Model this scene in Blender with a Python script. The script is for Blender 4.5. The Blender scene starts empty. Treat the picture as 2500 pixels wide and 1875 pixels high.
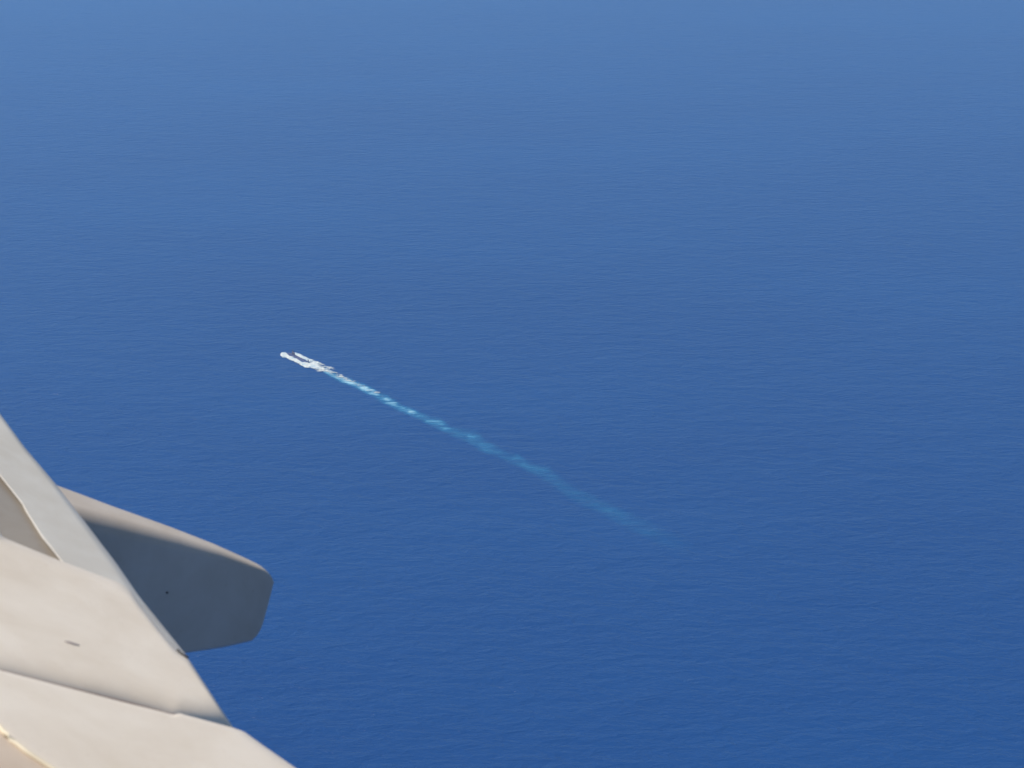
import bpy, bmesh, math, random
from mathutils import Vector, noise
random.seed(7)
S = bpy.context.scene
C = S.collection

# ------------------------------------------------------------------ camera, sky, sun, exposure
H = 1500.0                                   # height of the aeroplane above the sea (m)
PITCH = math.radians(19.0)
HFOV = math.radians(30.0)
cd = bpy.data.cameras.new('camera'); cam = bpy.data.objects.new('camera', cd); C.objects.link(cam)
cam.location = (0, 0, H); cam.rotation_euler = (math.pi/2 - PITCH, 0, 0)
cd.sensor_width = 36; cd.angle = HFOV; cd.clip_start = 0.1; cd.clip_end = 200000
cd.dof.use_dof = True; cd.dof.focus_distance = 4600; cd.dof.aperture_fstop = 4.5
S.camera = cam

SUN_EL, SUN_AZ = math.radians(58), math.radians(-78)     # azimuth measured from +Y towards +X
w = bpy.data.worlds.new('World'); S.world = w; w.use_nodes = True
nt = w.node_tree; nt.nodes.clear()
sky = nt.nodes.new('ShaderNodeTexSky'); sky.sky_type = 'NISHITA'; sky.sun_disc = False
sky.sun_elevation = SUN_EL; sky.sun_rotation = SUN_AZ; sky.altitude = 0
sky.air_density = 1.0; sky.dust_density = 0.6; sky.ozone_density = 1.5
bg = nt.nodes.new('ShaderNodeBackground'); bg.inputs[1].default_value = 0.085
wo = nt.nodes.new('ShaderNodeOutputWorld')
nt.links.new(sky.outputs[0], bg.inputs[0]); nt.links.new(bg.outputs[0], wo.inputs[0])
sd = bpy.data.lights.new('sun', 'SUN'); sd.energy = 4.4; sd.angle = math.radians(0.53); sd.color = (1.0, 0.93, 0.83)
sun = bpy.data.objects.new('sun', sd); C.objects.link(sun)
SD = Vector((math.sin(SUN_AZ)*math.cos(SUN_EL), math.cos(SUN_AZ)*math.cos(SUN_EL), math.sin(SUN_EL)))
sun.rotation_euler = SD.to_track_quat('Z', 'Y').to_euler(); sun.location = (0, 0, H + 200)
S.view_settings.view_transform = 'Standard'; S.view_settings.look = 'None'
S.view_settings.exposure = 0.18; S.view_settings.gamma = 1.0
S.render.engine = 'CYCLES'
S.cycles.volume_bounces = 1
S.cycles.transparent_max_bounces = 16

# ------------------------------------------------------------------ measuring helpers (photo plan -> metres)
F = 1250 / math.tan(HFOV/2)
FW = Vector((0, math.cos(PITCH), -math.sin(PITCH))); UP = Vector((0, math.sin(PITCH), math.cos(PITCH))); RT = Vector((1, 0, 0))
EYE = Vector((0, 0, H))
def ray(px, py): return FW + RT*((px-1250)/F) + UP*((937.5-py)/F)
def on_plane(px, py, P0, n):
    r = ray(px, py); return EYE + r*((P0-EYE).dot(n)/r.dot(n))
def sea(px, py, z=0.0): return on_plane(px, py, Vector((0, 0, z)), Vector((0, 0, 1)))

# ------------------------------------------------------------------ node helpers
def mat(name):
    m = bpy.data.materials.new(name); m.use_nodes = True
    t = m.node_tree; b = t.nodes['Principled BSDF']; return m, t, b
def N(t, typ, **kw):
    n = t.nodes.new(typ)
    for k, v in kw.items():
        if k.startswith('i_'): n.inputs[k[2:].replace('_', ' ')].default_value = v
        else: setattr(n, k, v)
    return n
def L(t, a, b): t.links.new(a, b)
def ramp(t, src, stops):
    r = t.nodes.new('ShaderNodeValToRGB'); L(t, src, r.inputs[0])
    e = r.color_ramp.elements
    e[0].position, e[0].color = stops[0]; e[1].position, e[1].color = stops[-1]
    for p, c in stops[1:-1]:
        x = e.new(p); x.color = c
    return r
def math_(t, op, a, b=None, c=None):
    n = t.nodes.new('ShaderNodeMath'); n.operation = op
    for i, v in enumerate((a, b, c)):
        if v is None: continue
        if isinstance(v, (int, float)): n.inputs[i].default_value = v
        else: L(t, v, n.inputs[i])
    return n.outputs[0]
def g(v): return (v, v, v, 1)

def wave_group():
    G = bpy.data.node_groups.new('sea_waves', 'ShaderNodeTree')
    G.interface.new_socket('Normal', in_out='OUTPUT', socket_type='NodeSocketVector')
    G.interface.new_socket('Height', in_out='OUTPUT', socket_type='NodeSocketFloat')
    out = G.nodes.new('NodeGroupOutput')
    geo = G.nodes.new('ShaderNodeNewGeometry')
    def layer(scale, sx, rot, detail, dist, rough=0.55, off=0):
        mp = G.nodes.new('ShaderNodeMapping'); mp.inputs['Rotation'].default_value = (0, 0, math.radians(rot))
        mp.inputs['Scale'].default_value = (sx*scale, scale, scale); mp.inputs['Location'].default_value = (off, off*1.7, 0)
        G.links.new(geo.outputs['Position'], mp.inputs['Vector'])
        n = G.nodes.new('ShaderNodeTexNoise'); n.inputs['Scale'].default_value = 1
        n.inputs['Detail'].default_value = detail; n.inputs['Roughness'].default_value = rough
        n.inputs['Distortion'].default_value = dist
        G.links.new(mp.outputs[0], n.inputs['Vector']); return n.outputs['Fac']
    a = layer(1/75, .50, 10, 3, .5)          # long swell
    b = layer(1/27, .46, -8, 4, .6, .62, 13)   # wind sea
    c = layer(1/11, .62, 16, 4, .5, .62, 41)    # chop
    s = math_(G, 'MULTIPLY', a, 5.0); s = math_(G, 'MULTIPLY_ADD', b, 5.2, s); s = math_(G, 'MULTIPLY_ADD', c, 1.6, s)
    bp = G.nodes.new('ShaderNodeBump'); bp.inputs['Strength'].default_value = 1; bp.inputs['Distance'].default_value = 1.0
    G.links.new(s, bp.inputs['Height'])
    G.links.new(bp.outputs[0], out.inputs[0]); G.links.new(s, out.inputs[1])
    return G
WAVES = wave_group()
def waves(t, b):
    n = t.nodes.new('ShaderNodeGroup'); n.node_tree = WAVES; L(t, n.outputs[0], b.inputs['Normal']); return n

WATER = (0.0022, 0.0385, 0.163, 1)
def water_mat():
    m, t, b = mat('sea_water')
    waves(t, b)
    geo = N(t, 'ShaderNodeNewGeometry')
    n = N(t, 'ShaderNodeTexNoise', i_Scale=1/900, i_Detail=4.0, i_Roughness=.55)
    mp = N(t, 'ShaderNodeMapping', i_Scale=(.5, 1, 1)); L(t, geo.outputs['Position'], mp.inputs[0]); L(t, mp.outputs[0], n.inputs['Vector'])
    r = ramp(t, n.outputs['Fac'], [(.3, (WATER[0]*.85, WATER[1]*.88, WATER[2]*.93, 1)), (.7, (WATER[0]*1.15, WATER[1]*1.12, WATER[2]*1.07, 1))])
    L(t, r.outputs[0], b.inputs['Base Color'])
    b.inputs['Roughness'].default_value = .26; b.inputs['IOR'].default_value = 1.333
    return m

def uvmask_mat(name, kind):
    """sheet lying on the sea; U runs along the wake (metres), V across (0..1), attribute 'dens' = strength"""
    m, t, b = mat(name)
    wv = waves(t, b)
    uv = N(t, 'ShaderNodeUVMap', uv_map='UVMap'); sp = N(t, 'ShaderNodeSeparateXYZ'); L(t, uv.outputs[0], sp.inputs[0])
    at = N(t, 'ShaderNodeAttribute', attribute_name='dens')
    geo = N(t, 'ShaderNodeNewGeometry')
    v = math_(t, 'MULTIPLY_ADD', sp.outputs[1], 2, -1); v = math_(t, 'ABSOLUTE', v)
    edge = math_(t, 'SUBTRACT', 1, math_(t, 'POWER', v, 2.0))
    def nz(scale, sx, det, rough, dist=0.0):
        mp = N(t, 'ShaderNodeMapping', i_Scale=(scale*sx, scale, scale)); L(t, geo.outputs['Position'], mp.inputs[0])
        n = N(t, 'ShaderNodeTexNoise', i_Scale=1.0, i_Detail=det, i_Roughness=rough, i_Distortion=dist); L(t, mp.outputs[0], n.inputs['Vector'])
        return n.outputs['Fac']
    tr = N(t, 'ShaderNodeBsdfTransparent'); mx = N(t, 'ShaderNodeMixShader')
    if kind == 'foam':
        n1 = nz(1/9, .7, 5, .68, .6); n2 = nz(1/26, .6, 3, .6)
        n = math_(t, 'MULTIPLY_ADD', n1, .6, math_(t, 'MULTIPLY', n2, .4))
        a = math_(t, 'ADD', math_(t, 'MULTIPLY', edge, at.outputs['Fac']), math_(t, 'MULTIPLY_ADD', n, 3.6, -1.85))
        r = ramp(t, a, [(.22, g(0)), (.74, g(1))]); L(t, r.outputs[0], mx.inputs[0])
        r2 = ramp(t, n1, [(.36, (.36, .50, .58, 1)), (.56, (.68, .70, .64, 1))]); L(t, r2.outputs[0], b.inputs['Base Color'])
        b.inputs['Roughness'].default_value = .8; b.inputs['IOR'].default_value = 1.2
    else:
        n1 = nz(1/20, .32, 5, .68, .8); n2 = nz(1/60, .5, 3, .6, 1.2)
        n = math_(t, 'MULTIPLY_ADD', n1, .5, math_(t, 'MULTIPLY', n2, .5))
        nn = math_(t, 'MULTIPLY_ADD', n, 4.5, -1.95); nn.node.use_clamp = True          # bright streaks
        rag = math_(t, 'MULTIPLY_ADD', nz(1/13, .30, 4, .65, .6), 2.4, -1.25)               # ragged sides
        e2 = math_(t, 'ADD', edge, math_(t, 'MULTIPLY', rag, .8)); e2.node.use_clamp = True
        a = math_(t, 'MULTIPLY', e2, math_(t, 'MULTIPLY_ADD', nn, .80, .33))
        a = math_(t, 'MULTIPLY', a, math_(t, 'POWER', math_(t, 'MAXIMUM', edge, 0), .35))
        a = math_(t, 'MULTIPLY', a, at.outputs['Fac']); a.node.use_clamp = True
        L(t, a, mx.inputs[0])
        r2 = ramp(t, a, [(.0, (.02, .20, .44, 1)), (.5, (.05, .29, .53, 1)), (1.0, (.32, .55, .64, 1))])
        L(t, r2.outputs[0], b.inputs['Base Color']); b.inputs['Roughness'].default_value = .36; b.inputs['IOR'].default_value = 1.333
    o = t.nodes['Material Output']
    L(t, tr.outputs[0], mx.inputs[1]); L(t, b.outputs[0], mx.inputs[2]); L(t, mx.outputs[0], o.inputs[0])
    return m

def paint(name, col, rough=.42, dirt=.06, scale=2.2, tint=(.93, .90, .86)):
    m, t, b = mat(name)
    tc = N(t, 'ShaderNodeTexCoord')
    n1 = N(t, 'ShaderNodeTexNoise', i_Scale=scale, i_Detail=5.0, i_Roughness=.62, i_Distortion=.3); L(t, tc.outputs['Object'], n1.inputs['Vector'])
    lo = tuple(c*(1-dirt)*k for c, k in zip(col, tint)) + (1,); hi = tuple(col) + (1,)
    r = ramp(t, n1.outputs['Fac'], [(.33, lo), (.62, hi)])
    n2 = N(t, 'ShaderNodeTexNoise', i_Scale=34.0, i_Detail=3.0, i_Roughness=.7); L(t, tc.outputs['Object'], n2.inputs['Vector'])
    sp = ramp(t, n2.outputs['Fac'], [(.26, (.86, .82, .80, 1)), (.36, (1, 1, 1, 1))])
    mx = N(t, 'ShaderNodeMix', data_type='RGBA', blend_type='MULTIPLY'); mx.inputs[0].default_value = 1
    L(t, r.outputs[0], mx.inputs[6]); L(t, sp.outputs[0], mx.inputs[7]); L(t, mx.outputs[2], b.inputs['Base Color'])
    b.inputs['Roughness'].default_value = rough
    bp = N(t, 'ShaderNodeBump', i_Strength=.12, i_Distance=.02); n3 = N(t, 'ShaderNodeTexNoise', i_Scale=3.0, i_Detail=2.0)
    L(t, tc.outputs['Object'], n3.inputs['Vector']); L(t, n3.outputs['Fac'], bp.inputs['Height']); L(t, bp.outputs[0], b.inputs['Normal'])
    return m

M = dict(water=water_mat(), foam=uvmask_mat('sea_foam', 'foam'), aqua=uvmask_mat('bubbly_water', 'aqua'),
         cream=paint('cream_paint', (.77, .685, .575), .42, .05, 1.7), grey=paint('pale_grey_paint', (.57, .54, .485)),
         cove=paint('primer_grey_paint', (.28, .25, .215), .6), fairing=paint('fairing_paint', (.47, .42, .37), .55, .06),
         tan=paint('tan_paint', (.64, .525, .415), .5), seal=paint('sealant', (.70, .63, .48), .5),
         dark=paint('dark_metal', (.05, .05, .052), .5), hull=paint('hull_coating', (.042, .044, .13), .55, .2, .12),
         sail=paint('sail_coating', (.10, .075, .11), .6, .2, .3), seam_shade=paint('brown_seam_shade', (.24, .17, .145), .7), mark=paint('slot_shade', (.36, .31, .30), .6))

# ------------------------------------------------------------------ mesh helpers
def link(name, me, m, parent=None, smooth=True):
    o = bpy.data.objects.new(name, me); C.objects.link(o)
    if m: me.materials.append(m)
    if parent: o.parent = parent
    if smooth: me.polygons.foreach_set('use_smooth', [True]*len(me.polygons))
    return o
def tag(o, label=None, cat=None, group=None, kind=None):
    for k, v in (('label', label), ('category', cat), ('group', group), ('kind', kind)):
        if v: o[k] = v
    return o
def resample(pts, n):
    pts = [Vector(p) for p in pts]; ds = [0]
    for a, b in zip(pts, pts[1:]): ds.append(ds[-1] + (b-a).length)
    out = []; j = 0
    for i in range(n):
        d = ds[-1]*i/(n-1)
        while j < len(ds)-2 and ds[j+1] < d: j += 1
        k = (d-ds[j])/max(ds[j+1]-ds[j], 1e-9); out.append(pts[j].lerp(pts[j+1], min(k, 1)))
    return out
def interp(x, tab):
    if x <= tab[0][0]: return tab[0][1]
    for (a, u), (b, v) in zip(tab, tab[1:]):
        if x <= b: return u + (v-u)*(x-a)/(b-a)
    return tab[-1][1]

# ------------------------------------------------------------------ the sea
bm = bmesh.new(); R = 60000
vs = [bm.verts.new((x, y, 0)) for x, y in ((-R, -R), (R, -R), (R, R), (-R, R))]; bm.faces.new(vs)
me = bpy.data.meshes.new('sea'); bm.to_mesh(me)
tag(link('sea', me, M['water'], smooth=False), kind='structure')

# ------------------------------------------------------------------ wake and foam (sheets on the water)
def strip(name, rows, m, nv=9, sub=3, lump=0.0, z0=.12):
    """rows: (px, py_far, py_near, dens) in plan; becomes a gently heaped sheet on the water"""
    far = [sea(r[0], r[1]) for r in rows]; near = [sea(r[0], r[2]) for r in rows]; de = [r[3] for r in rows]
    bm = bmesh.new(); uvl = bm.loops.layers.uv.new('UVMap'); dl = bm.verts.layers.float.new('dens')
    grid = []; u = 0; prev = None
    for i in range(len(rows)-1):
        for k in range(sub + (i == len(rows)-2)):
            s = k/sub; a = far[i].lerp(far[i+1], s); b = near[i].lerp(near[i+1], s); d = de[i]*(1-s)+de[i+1]*s
            c = (a+b)/2; u += (c-prev).length if prev else 0; prev = c; col = []
            for j in range(nv):
                v = j/(nv-1); p = a.lerp(b, v); e = 1-(2*v-1)**2
                z = z0 + lump*e*(.45 + 1.1*max(0, noise.noise(Vector((p.x/6, p.y/6, .3)))+.35))
                x = bm.verts.new((p.x, p.y, z)); x[dl] = d; col.append((x, u, v))
            grid.append(col)
    for A, B in zip(grid, grid[1:]):
        for j in range(nv-1):
            q = (A[j], B[j], B[j+1], A[j+1]); f = bm.faces.new([t_[0] for t_ in q])
            for lp, t_ in zip(f.loops, q): lp[uvl].uv = (t_[1], t_[2])
    bm.normal_update()
    if sum(f.normal.z for f in bm.faces) < 0: bmesh.ops.reverse_faces(bm, faces=bm.faces)
    me = bpy.data.meshes.new(name); bm.to_mesh(me); bm.free()
    return link(name, me, m)
Z = lambda X, Y: (660+X/11.06, 820+Y/11.06)
def zr(rows): return [(660+x/11.06, 820+a/11.06, 820+b/11.06, d) for x, a, b, d in rows]

aq = []
def T4(X, Y): return 680+X/3.687, 840+Y/3.687
def T5(X, Y): return 1100+X/3.16, 1000+Y/3.16
for f, X, Y, hw, d in ((T4, 380, 215, 5, .9), (T4, 440, 250, 8, 1.2), (T4, 540, 305, 8, 1.15), (T4, 620, 335, 9, 1.25), (T4, 700, 368, 8, 1.1), (T4, 780, 402, 10, 1.4),
        (T4, 860, 440, 10, 1.2), (T4, 920, 487, 10, .9), (T4, 985, 508, 12, 1.15), (T4, 1080, 565, 9, .85), (T4, 1170, 605, 9, 1.0), (T4, 1280, 652, 9, .65),
        (T4, 1380, 700, 11, .6), (T4, 1470, 730, 14, .75), (T4, 1560, 785, 10, .5), (T4, 1690, 820, 15, .6), (T4, 1780, 850, 21, .6), (T4, 1860, 920, 15, .55),
        (T4, 1960, 965, 12, .45), (T4, 2080, 1030, 11, .42), (T5, 520, 392, 14, .58), (T5, 620, 450, 12, .36), (T5, 760, 510, 19, .42), (T5, 900, 620, 17, .30),
        (T5, 1050, 695, 17, .26), (T5, 1200, 770, 18, .30), (T5, 1350, 845, 19, .26), (T5, 1600, 965, 21, .16), (T5, 1900, 1100, 23, 0)):
    x, y = f(X, Y); aq.append((x, y-hw*1.4, y+hw*1.4, d*(1.15 if d > .8 else 1.1)))
wk = strip('turquoise_wake', aq, M['aqua'], z0=.06)
tag(wk, 'long turquoise trail of bubbly water fading away behind the submarine', 'wake', kind='stuff')
fm = strip('wake_foam', zr([(275, 470, 540, .9), (310, 440, 580, 1.5), (400, 430, 600, 1.5), (460, 470, 620, 1.4), (520, 530, 670, 1.3), (600, 550, 700, 1.2), (700, 590, 740, 1.1),
        (780, 650, 780, 1.05), (860, 690, 830, 1.1), (930, 690, 870, 1.2), (1040, 690, 890, 1.3), (1150, 700, 920, 1.2), (1250, 730, 960, 1.0), (1350, 770, 985, .8), (1450, 800, 1010, .62),
        (1560, 860, 1040, .5), (1700, 930, 1090, .42), (1850, 1000, 1160, .38), (2000, 1070, 1230, .42), (2120, 1110, 1270, .42), (2250, 1190, 1330, .3), (2500, 1310, 1440, .26), (2900, 1490, 1620, .22), (3300, 1660, 1790, .1)]),
        M['foam'], nv=13, sub=6, lump=1.3, z0=.3)
tag(fm, 'white foam heaped at the bow and along the near side of the submarine', 'foam', kind='stuff')
ff = strip('wake_foam', zr([(630, 450, 500, 1.2), (680, 445, 535, 1.4), (780, 465, 590, 1.3), (900, 525, 650, 1.2), (1020, 585, 710, 1.05), (1150, 640, 750, .8), (1280, 680, 790, .6),
        (1400, 740, 830, .55), (1550, 800, 890, .5), (1680, 840, 930, .42), (1760, 870, 960, .2)]), M['foam'], nv=11, sub=6, lump=1.1, z0=.25)
tag(ff, 'narrow band of white foam along the far side of the submarine', 'foam', kind='stuff')

# ------------------------------------------------------------------ submarine
stern = sea(752, 886); fwd = sea(700, 860) - stern; fwd.z = 0
SLEN = 108.0; ax = fwd.normalized()
sub = bpy.data.objects.new('submarine', None); C.objects.link(sub)
sub.location = stern; sub.rotation_euler = (0, 0, math.atan2(ax.y, ax.x))
tag(sub, 'dark submarine running on the surface at the head of a long wake', 'submarine')
def body(name, rings, m, parent, close=True):
    bm = bmesh.new(); R_ = [[bm.verts.new(p) for p in r] for r in rings]
    for A, B in zip(R_, R_[1:]):
        n = len(A)
        for i in range(n): bm.faces.new((A[i], A[(i+1) % n], B[(i+1) % n], B[i]))
    if close: bm.faces.new(R_[0]); bm.faces.new(R_[-1])
    bmesh.ops.recalc_face_normals(bm, faces=bm.faces)
    me = bpy.data.meshes.new(name); bm.to_mesh(me); bm.free(); return link(name, me, m, parent)
rings = []
for x, r, zc in [(-6, .4, -2.9), (0, 1.3, -2.8), (8, 2.7, -2.7), (18, 4.0, -2.65), (30, 4.9, -2.6), (45, 5.2, -2.6), (70, 5.2, -2.6), (88, 5.1, -2.7), (95, 4.5, -2.8), (100, 3.3, -3.0), (103, 1.8, -3.2), (104, .5, -3.3)]:
    rings.append([(x, r*math.cos(a)*1.0, zc + r*math.sin(a)) for a in [k/28*6.2832 for k in range(28)]])
body('hull', rings, M['hull'], sub)
# long flat deck casing on top of the hull
rings = []
for x, hw, zt in [(14, .4, .6), (20, 1.4, 1.7), (34, 2.2, 2.75), (60, 2.4, 2.95), (86, 2.3, 2.8), (93, 1.2, 1.9)]:
    rings.append([(x, -hw*1.4, .2), (x, -hw, zt-.2), (x, -hw*.8, zt), (x, hw*.8, zt), (x, hw, zt-.2), (x, hw*1.4, .2)])
body('deck_casing', rings, M['hull'], sub)
def foil(name, x0, x1, hw, z0, z1, rake, m, parent, taper=1.0, y0=0.0):
    rings = []; N_ = 12
    prof = [(.0, .0), (.06, .55), (.18, .9), (.35, 1), (.6, .8), (.85, .4), (1, .04)]
    loop = prof + [(a, -b) for a, b in reversed(prof[1:-1])]
    for k in range(5):
        s = k/4; z = z0+(z1-z0)*s; tp = 1-(1-taper)*s; sc = 1 if k < 4 else .9
        xm = (x0+x1)/2; ring = []
        for a, b in loop:
            xx = x1 - (x1-x0)*a; ring.append((xm+(xx-xm)*tp*sc - rake*s, y0 + b*hw*tp*sc, z))
        rings.append(ring)
    return body(name, rings, m, parent)
foil('sail', 64, 80, 1.9, 2.0, 9.6, .4, M['sail'], sub, .93)
def tube(name, pts, r, m, parent, n=10):
    rings = []
    for i, (p, rr) in enumerate(zip(pts, r)):
        p = Vector(p); d = (Vector(pts[min(i+1, len(pts)-1)])-Vector(pts[max(i-1, 0)])).normalized()
        a = d.orthogonal().normalized(); b = d.cross(a)
        rings.append([p + a*math.cos(k/n*6.2832)*rr + b*math.sin(k/n*6.2832)*rr for k in range(n)])
    return body(name, rings, m, parent)
tube('mast', [(74.5, 0, 9.3), (74.5, 0, 15.8), (74.5, 0, 16.6)], [1.0, .7, .7], M['sail'], sub)
tube('mast', [(71, .3, 9.3), (71, .3, 13.0)], [.5, .4], M['sail'], sub)
for s in (-1, 1):   # sail planes
    rings = []
    for k in range(4):
        y = s*(1.0 + 3.3*k/3); c = 1.7-.25*k; xm = 75 - .15*k; th = .22-.03*k
        rings.append([(xm+c, y, 5.6), (xm+c*.5, y, 5.6+th), (xm-c, y, 5.6), (xm+c*.5, y, 5.6-th)])
    body('sail_plane', rings, M['sail'], sub)
foil('rudder', -4.0, 1.8, 1.0, -2.4, 8.8, .3, M['hull'], sub, .85)

# ------------------------------------------------------------------ the wing seen from the cabin window
P1 = EYE + ray(560, 1765)*8.5; P2 = EYE + ray(0, 1010)*12.0
s_ = (P2-P1).normalized()                         # outboard along the trailing edge
a0 = s_.cross(Vector((0, 0, 1))).normalized()     # aft
if a0.x < 0: a0 = -a0
DROOP = math.radians(29)
aft = a0*math.cos(DROOP) - Vector((0, 0, 1))*math.sin(DROOP)
nrm = a0*math.sin(DROOP) + Vector((0, 0, 1))*math.cos(DROOP); nrm = (nrm - s_*nrm.dot(s_)).normalized()
wing = bpy.data.objects.new('aeroplane_wing', None); C.objects.link(wing); wing.location = P1
tag(wing, 'cream and grey trailing edge of an aeroplane wing with lowered flap and fairing', 'wing')
def rot_n(base, axis, deg):
    from mathutils import Matrix
    return (Matrix.Rotation(math.radians(deg), 3, axis) @ base).normalized()
def panel(name, e1, e2, m, off=0.0, nu=90, nv=30, shape=None, thick=.035, n=None, parent=None, lab=None):
    n = n or nrm; P0 = P1 + n*off
    A = resample([on_plane(x, y, P0, n) for x, y in e1], nu); B = resample([on_plane(x, y, P0, n) for x, y in e2], nu)
    bm = bmesh.new(); top = []; bot = []
    for i in range(nu):
        rt = []; rb = []
        for j in range(nv):
            u = i/(nu-1); v = j/(nv-1); v_ = v
            p = A[i].lerp(B[i], v_)
            h = shape(u, v, (p-A[i]).length, (p-B[i]).length) if shape else 0
            w_ = (p-EYE); q = p + w_*(h/w_.dot(n)); rt.append(bm.verts.new(q-P1)); rb.append(bm.verts.new(q + w_*(-thick/w_.dot(n)) - P1))
        top.append(rt); bot.append(rb)
    for i in range(nu-1):
        for j in range(nv-1):
            bm.faces.new((top[i][j], top[i+1][j], top[i+1][j+1], top[i][j+1]))
            bm.faces.new((bot[i][j], bot[i][j+1], bot[i+1][j+1], bot[i+1][j]))
    for i in range(nu-1):
        for j in (0, nv-1): bm.faces.new((top[i][j], top[i+1][j], bot[i+1][j], bot[i][j]))
    for j in range(nv-1):
        for i in (0, nu-1): bm.faces.new((top[i][j], top[i][j+1], bot[i][j+1], bot[i][j]))
    bmesh.ops.recalc_face_normals(bm, faces=bm.faces)
    for e in bm.edges:
        if len(e.link_faces) == 2 and e.calc_face_angle(0) > .6: e.smooth = False
    me = bpy.data.meshes.new(name); bm.to_mesh(me); bm.free()
    o = link(name, me, m, parent or wing)
    return o
def roll(d, r, depth):      # smooth roll-off near an edge
    return 0 if d > r else -depth*(1-d/r)**2
# main flap
SEAM = [(-500, 1505), (-120, 1606), (0, 1636), (85, 1658), (170, 1680), (292, 1712), (390, 1736), (418, 1744), (428, 1745), (437, 1741), (570, 1777)]
panel('flap', [(-500, 1050), (-60, 1235), (-15, 1275), (7, 1312), (142, 1367), (170, 1377), (295, 1424), (320, 1443), (345, 1480), (385, 1532), (432, 1590), (458, 1606), (492, 1658), (572, 1780)],
      [(-500, 1560), (0, 1695), (170, 1735), (300, 1765), (420, 1795), (500, 1805), (560, 1812), (600, 1822)], M['cream'], 0,
      shape=lambda u, v, da, db: roll(db, .60, .135) + roll(da, .06, .018), thick=.05)
# outboard tab running on past the flap
panel('flap_tab', [(-300, 632), (0, 1010), (60, 1092), (133, 1178), (203, 1268), (288, 1380), (339, 1455), (414, 1548), (458, 1603)],
      [(-300, 785), (0, 1163), (54, 1231), (64, 1251), (102, 1312), (146, 1367), (220, 1450), (300, 1530), (400, 1600)], M['grey'], -.075,
      shape=lambda u, v, da, db: roll(db, .020, .005) + roll(da, .10, .02), thick=.03)
panel('wing_panel', SEAM + [(597, 1787), (644, 1821), (722, 1875), (900, 2005), (1100, 2160)],
      [(-500, 1520), (-120, 1655), (0, 1776), (20, 1800), (68, 1838), (125, 1875), (300, 1990), (600, 2200), (900, 2400)], M['cream'], .03,
      shape=lambda u, v, da, db: roll(da, .04, .010) + roll(db, .012, .004), thick=.045, nu=160)
panel('root_panel', [(-500, 1515), (-120, 1650), (0, 1771), (20, 1795), (68, 1833), (125, 1870), (300, 1985), (600, 2195), (880, 2390)],
      [(-500, 2000), (-300, 2100), (-100, 2250), (200, 2450), (500, 2600)], M['tan'], .022, thick=.04)
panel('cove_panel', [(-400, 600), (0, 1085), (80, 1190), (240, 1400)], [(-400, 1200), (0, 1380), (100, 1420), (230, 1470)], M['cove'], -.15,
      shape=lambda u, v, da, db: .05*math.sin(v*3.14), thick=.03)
def wtube(name, pix, off, r, m, tab=None):
    pts = resample([on_plane(x, y, P1+nrm*off, nrm)-P1 for x, y in pix], 60)
    return tube(name, pts, [(interp(i/59, tab) if tab else r)*(1+.05*noise.noise(p*9)) for i, p in enumerate(pts)], m, wing, 10)
wtube('seal_strip', [(-120, 1648), (0, 1776), (20, 1800), (68, 1838), (125, 1875), (300, 1990), (600, 2200)], .028, .010, M['seal'])
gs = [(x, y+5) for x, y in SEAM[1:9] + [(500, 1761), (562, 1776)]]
wtube('seam_shade_strip', gs, -.012, .016, M['seam_shade'], [(0, .010), (.35, .013), (.62, .016), (.78, .012), (.81, .003), (1, .002)])  # brown tube added to deepen the shade in the seam groove, not a seal
wtube('hinge_bracket', [(434, 1588), (440, 1596), (452, 1603), (459, 1606)], -.012, .009, M['dark'])
# small scoop-like slot on the flap
def disc(name, px, py, rx, ry, m, P0, n, parent, dz=.004, ang=0):
    c = on_plane(px, py, P0, n); ex = aft if abs(aft.dot(n)) < .3 else a0; ex = (ex - n*ex.dot(n)).normalized(); ey = n.cross(ex)
    ex, ey = ex*math.cos(ang)+ey*math.sin(ang), ey*math.cos(ang)-ex*math.sin(ang)
    rings = []
    for h, k in ((0, 1), (dz*.6, .9), (dz, .5)):
        rings.append([c-P1 + n*h + ex*math.cos(i/16*6.2832)*rx*k + ey*math.sin(i/16*6.2832)*ry*k for i in range(16)])
    return body(name, rings, m, parent)
disc('drain_slot', 176, 1571, .040, .014, M['mark'], P1, nrm, wing)

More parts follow.
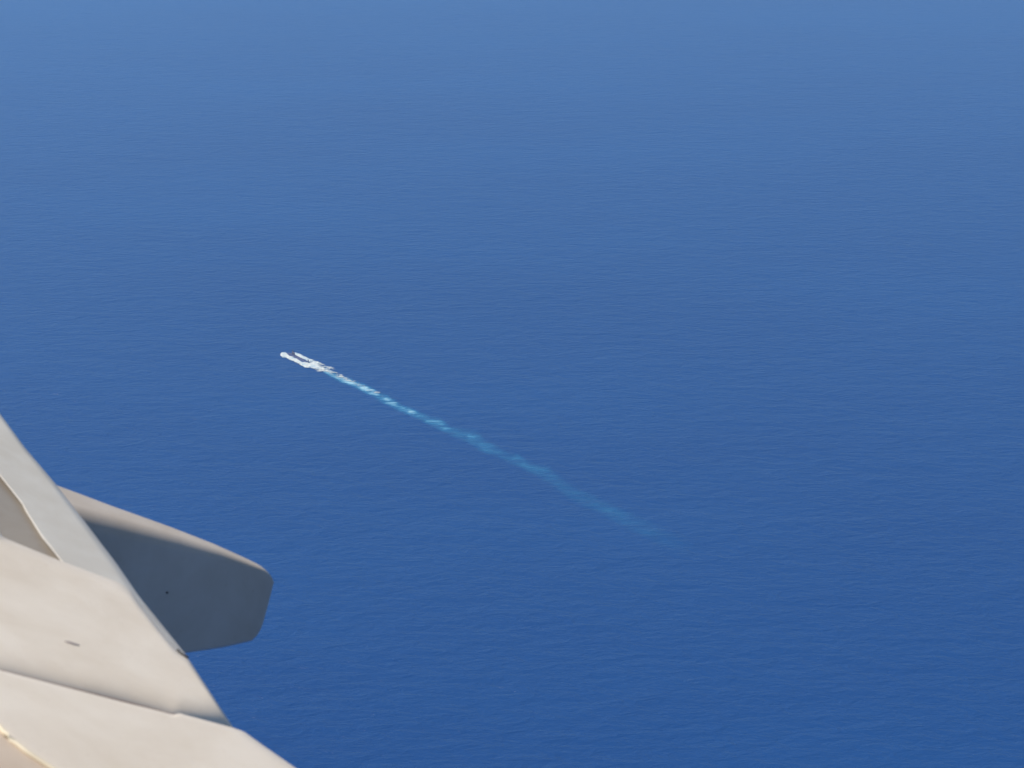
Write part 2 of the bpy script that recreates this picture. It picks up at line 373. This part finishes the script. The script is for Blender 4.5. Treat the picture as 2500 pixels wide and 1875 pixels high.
# flap track fairing: lofted body behind and below the tab
SP = on_plane(190, 1246, P1 - nrm*.10, nrm); sn = Vector((s_.x, s_.y, 0)).normalized()
TOP = [(-200, 1165), (60, 1212), (190, 1246), (305, 1277), (441, 1315), (543, 1349), (600, 1372), (627, 1383), (645, 1391), (657, 1400), (664, 1409), (668.5, 1420)]
BOT = [(-200, 1560), (200, 1630), (458, 1598), (543, 1585), (590, 1575), (604, 1571), (615, 1566), (625, 1557), (633, 1546), (641, 1528), (654, 1482), (662, 1450), (667, 1430), (668.5, 1424)]
WID = [(-200, .52), (60, .52), (200, .46), (305, .34), (441, .23), (543, .16), (620, .11), (650, .08), (668.5, .03)]
RAD = [(-200, .13), (200, .125), (441, .085), (620, .032), (668.5, .01)]
cols = [90, 120, 150, 190, 240, 305, 370, 441, 500, 543, 575, 600, 615, 627, 634, 641, 648, 654, 658, 662, 664.5, 667, 668.5]
rings = []
for x in cols:
    t_ = on_plane(x, interp(x, TOP), SP, sn)-P1; b_ = on_plane(x, interp(x, BOT), SP, sn)-P1
    W = interp(x, WID); h = (t_-b_).length; r = min(interp(x, RAD), h*.45, W*.6); rb = min(.012 if x > 600 else .03, h*.3, W*.3)
    r2 = r*.35; ring = []; up = (t_-b_).normalized()
    def arc(cs, cz, rr, a_, b2, k=7):
        for i in range(k+1):
            th = math.radians(a_ + (b2-a_)*i/k); ring.append(b_ + sn*(cs+math.cos(th)*rr) + up*(cz+math.sin(th)*rr))
    arc(r, h-r, r, 180, 90); arc(W-r2, h-r2, r2, 90, 0, 4); arc(W-rb, rb, rb, 0, -90, 4); arc(rb, rb, rb, -90, -180, 4)
    rings.append(ring)
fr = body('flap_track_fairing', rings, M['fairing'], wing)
disc('fastener', 408, 1447, .008, .008, M['dark'], SP, -sn, fr, .003)

# ------------------------------------------------------------------ haze: the air between aeroplane and sea
HB = 70000
bm = bmesh.new(); bmesh.ops.create_cube(bm, size=1)
for v in bm.verts: v.co = Vector((v.co.x*2*HB, v.co.y*2*HB, -1 if v.co.z < 0 else H+6))
me = bpy.data.meshes.new('haze'); bm.to_mesh(me); bm.free()
hz = link('haze', me, None, smooth=False)
m = bpy.data.materials.new('haze_air'); m.use_nodes = True; t = m.node_tree; t.nodes.clear()
o = N(t, 'ShaderNodeOutputMaterial'); pv = N(t, 'ShaderNodeVolumePrincipled')
pv.inputs['Color'].default_value = (.30, .605, 1.0, 1); pv.inputs['Density'].default_value = 4.2e-5; pv.inputs['Anisotropy'].default_value = .1
L(t, pv.outputs[0], o.inputs['Volume']); me.materials.append(m)
tag(hz, 'thin pale blue haze over the sea', 'haze', kind='stuff')
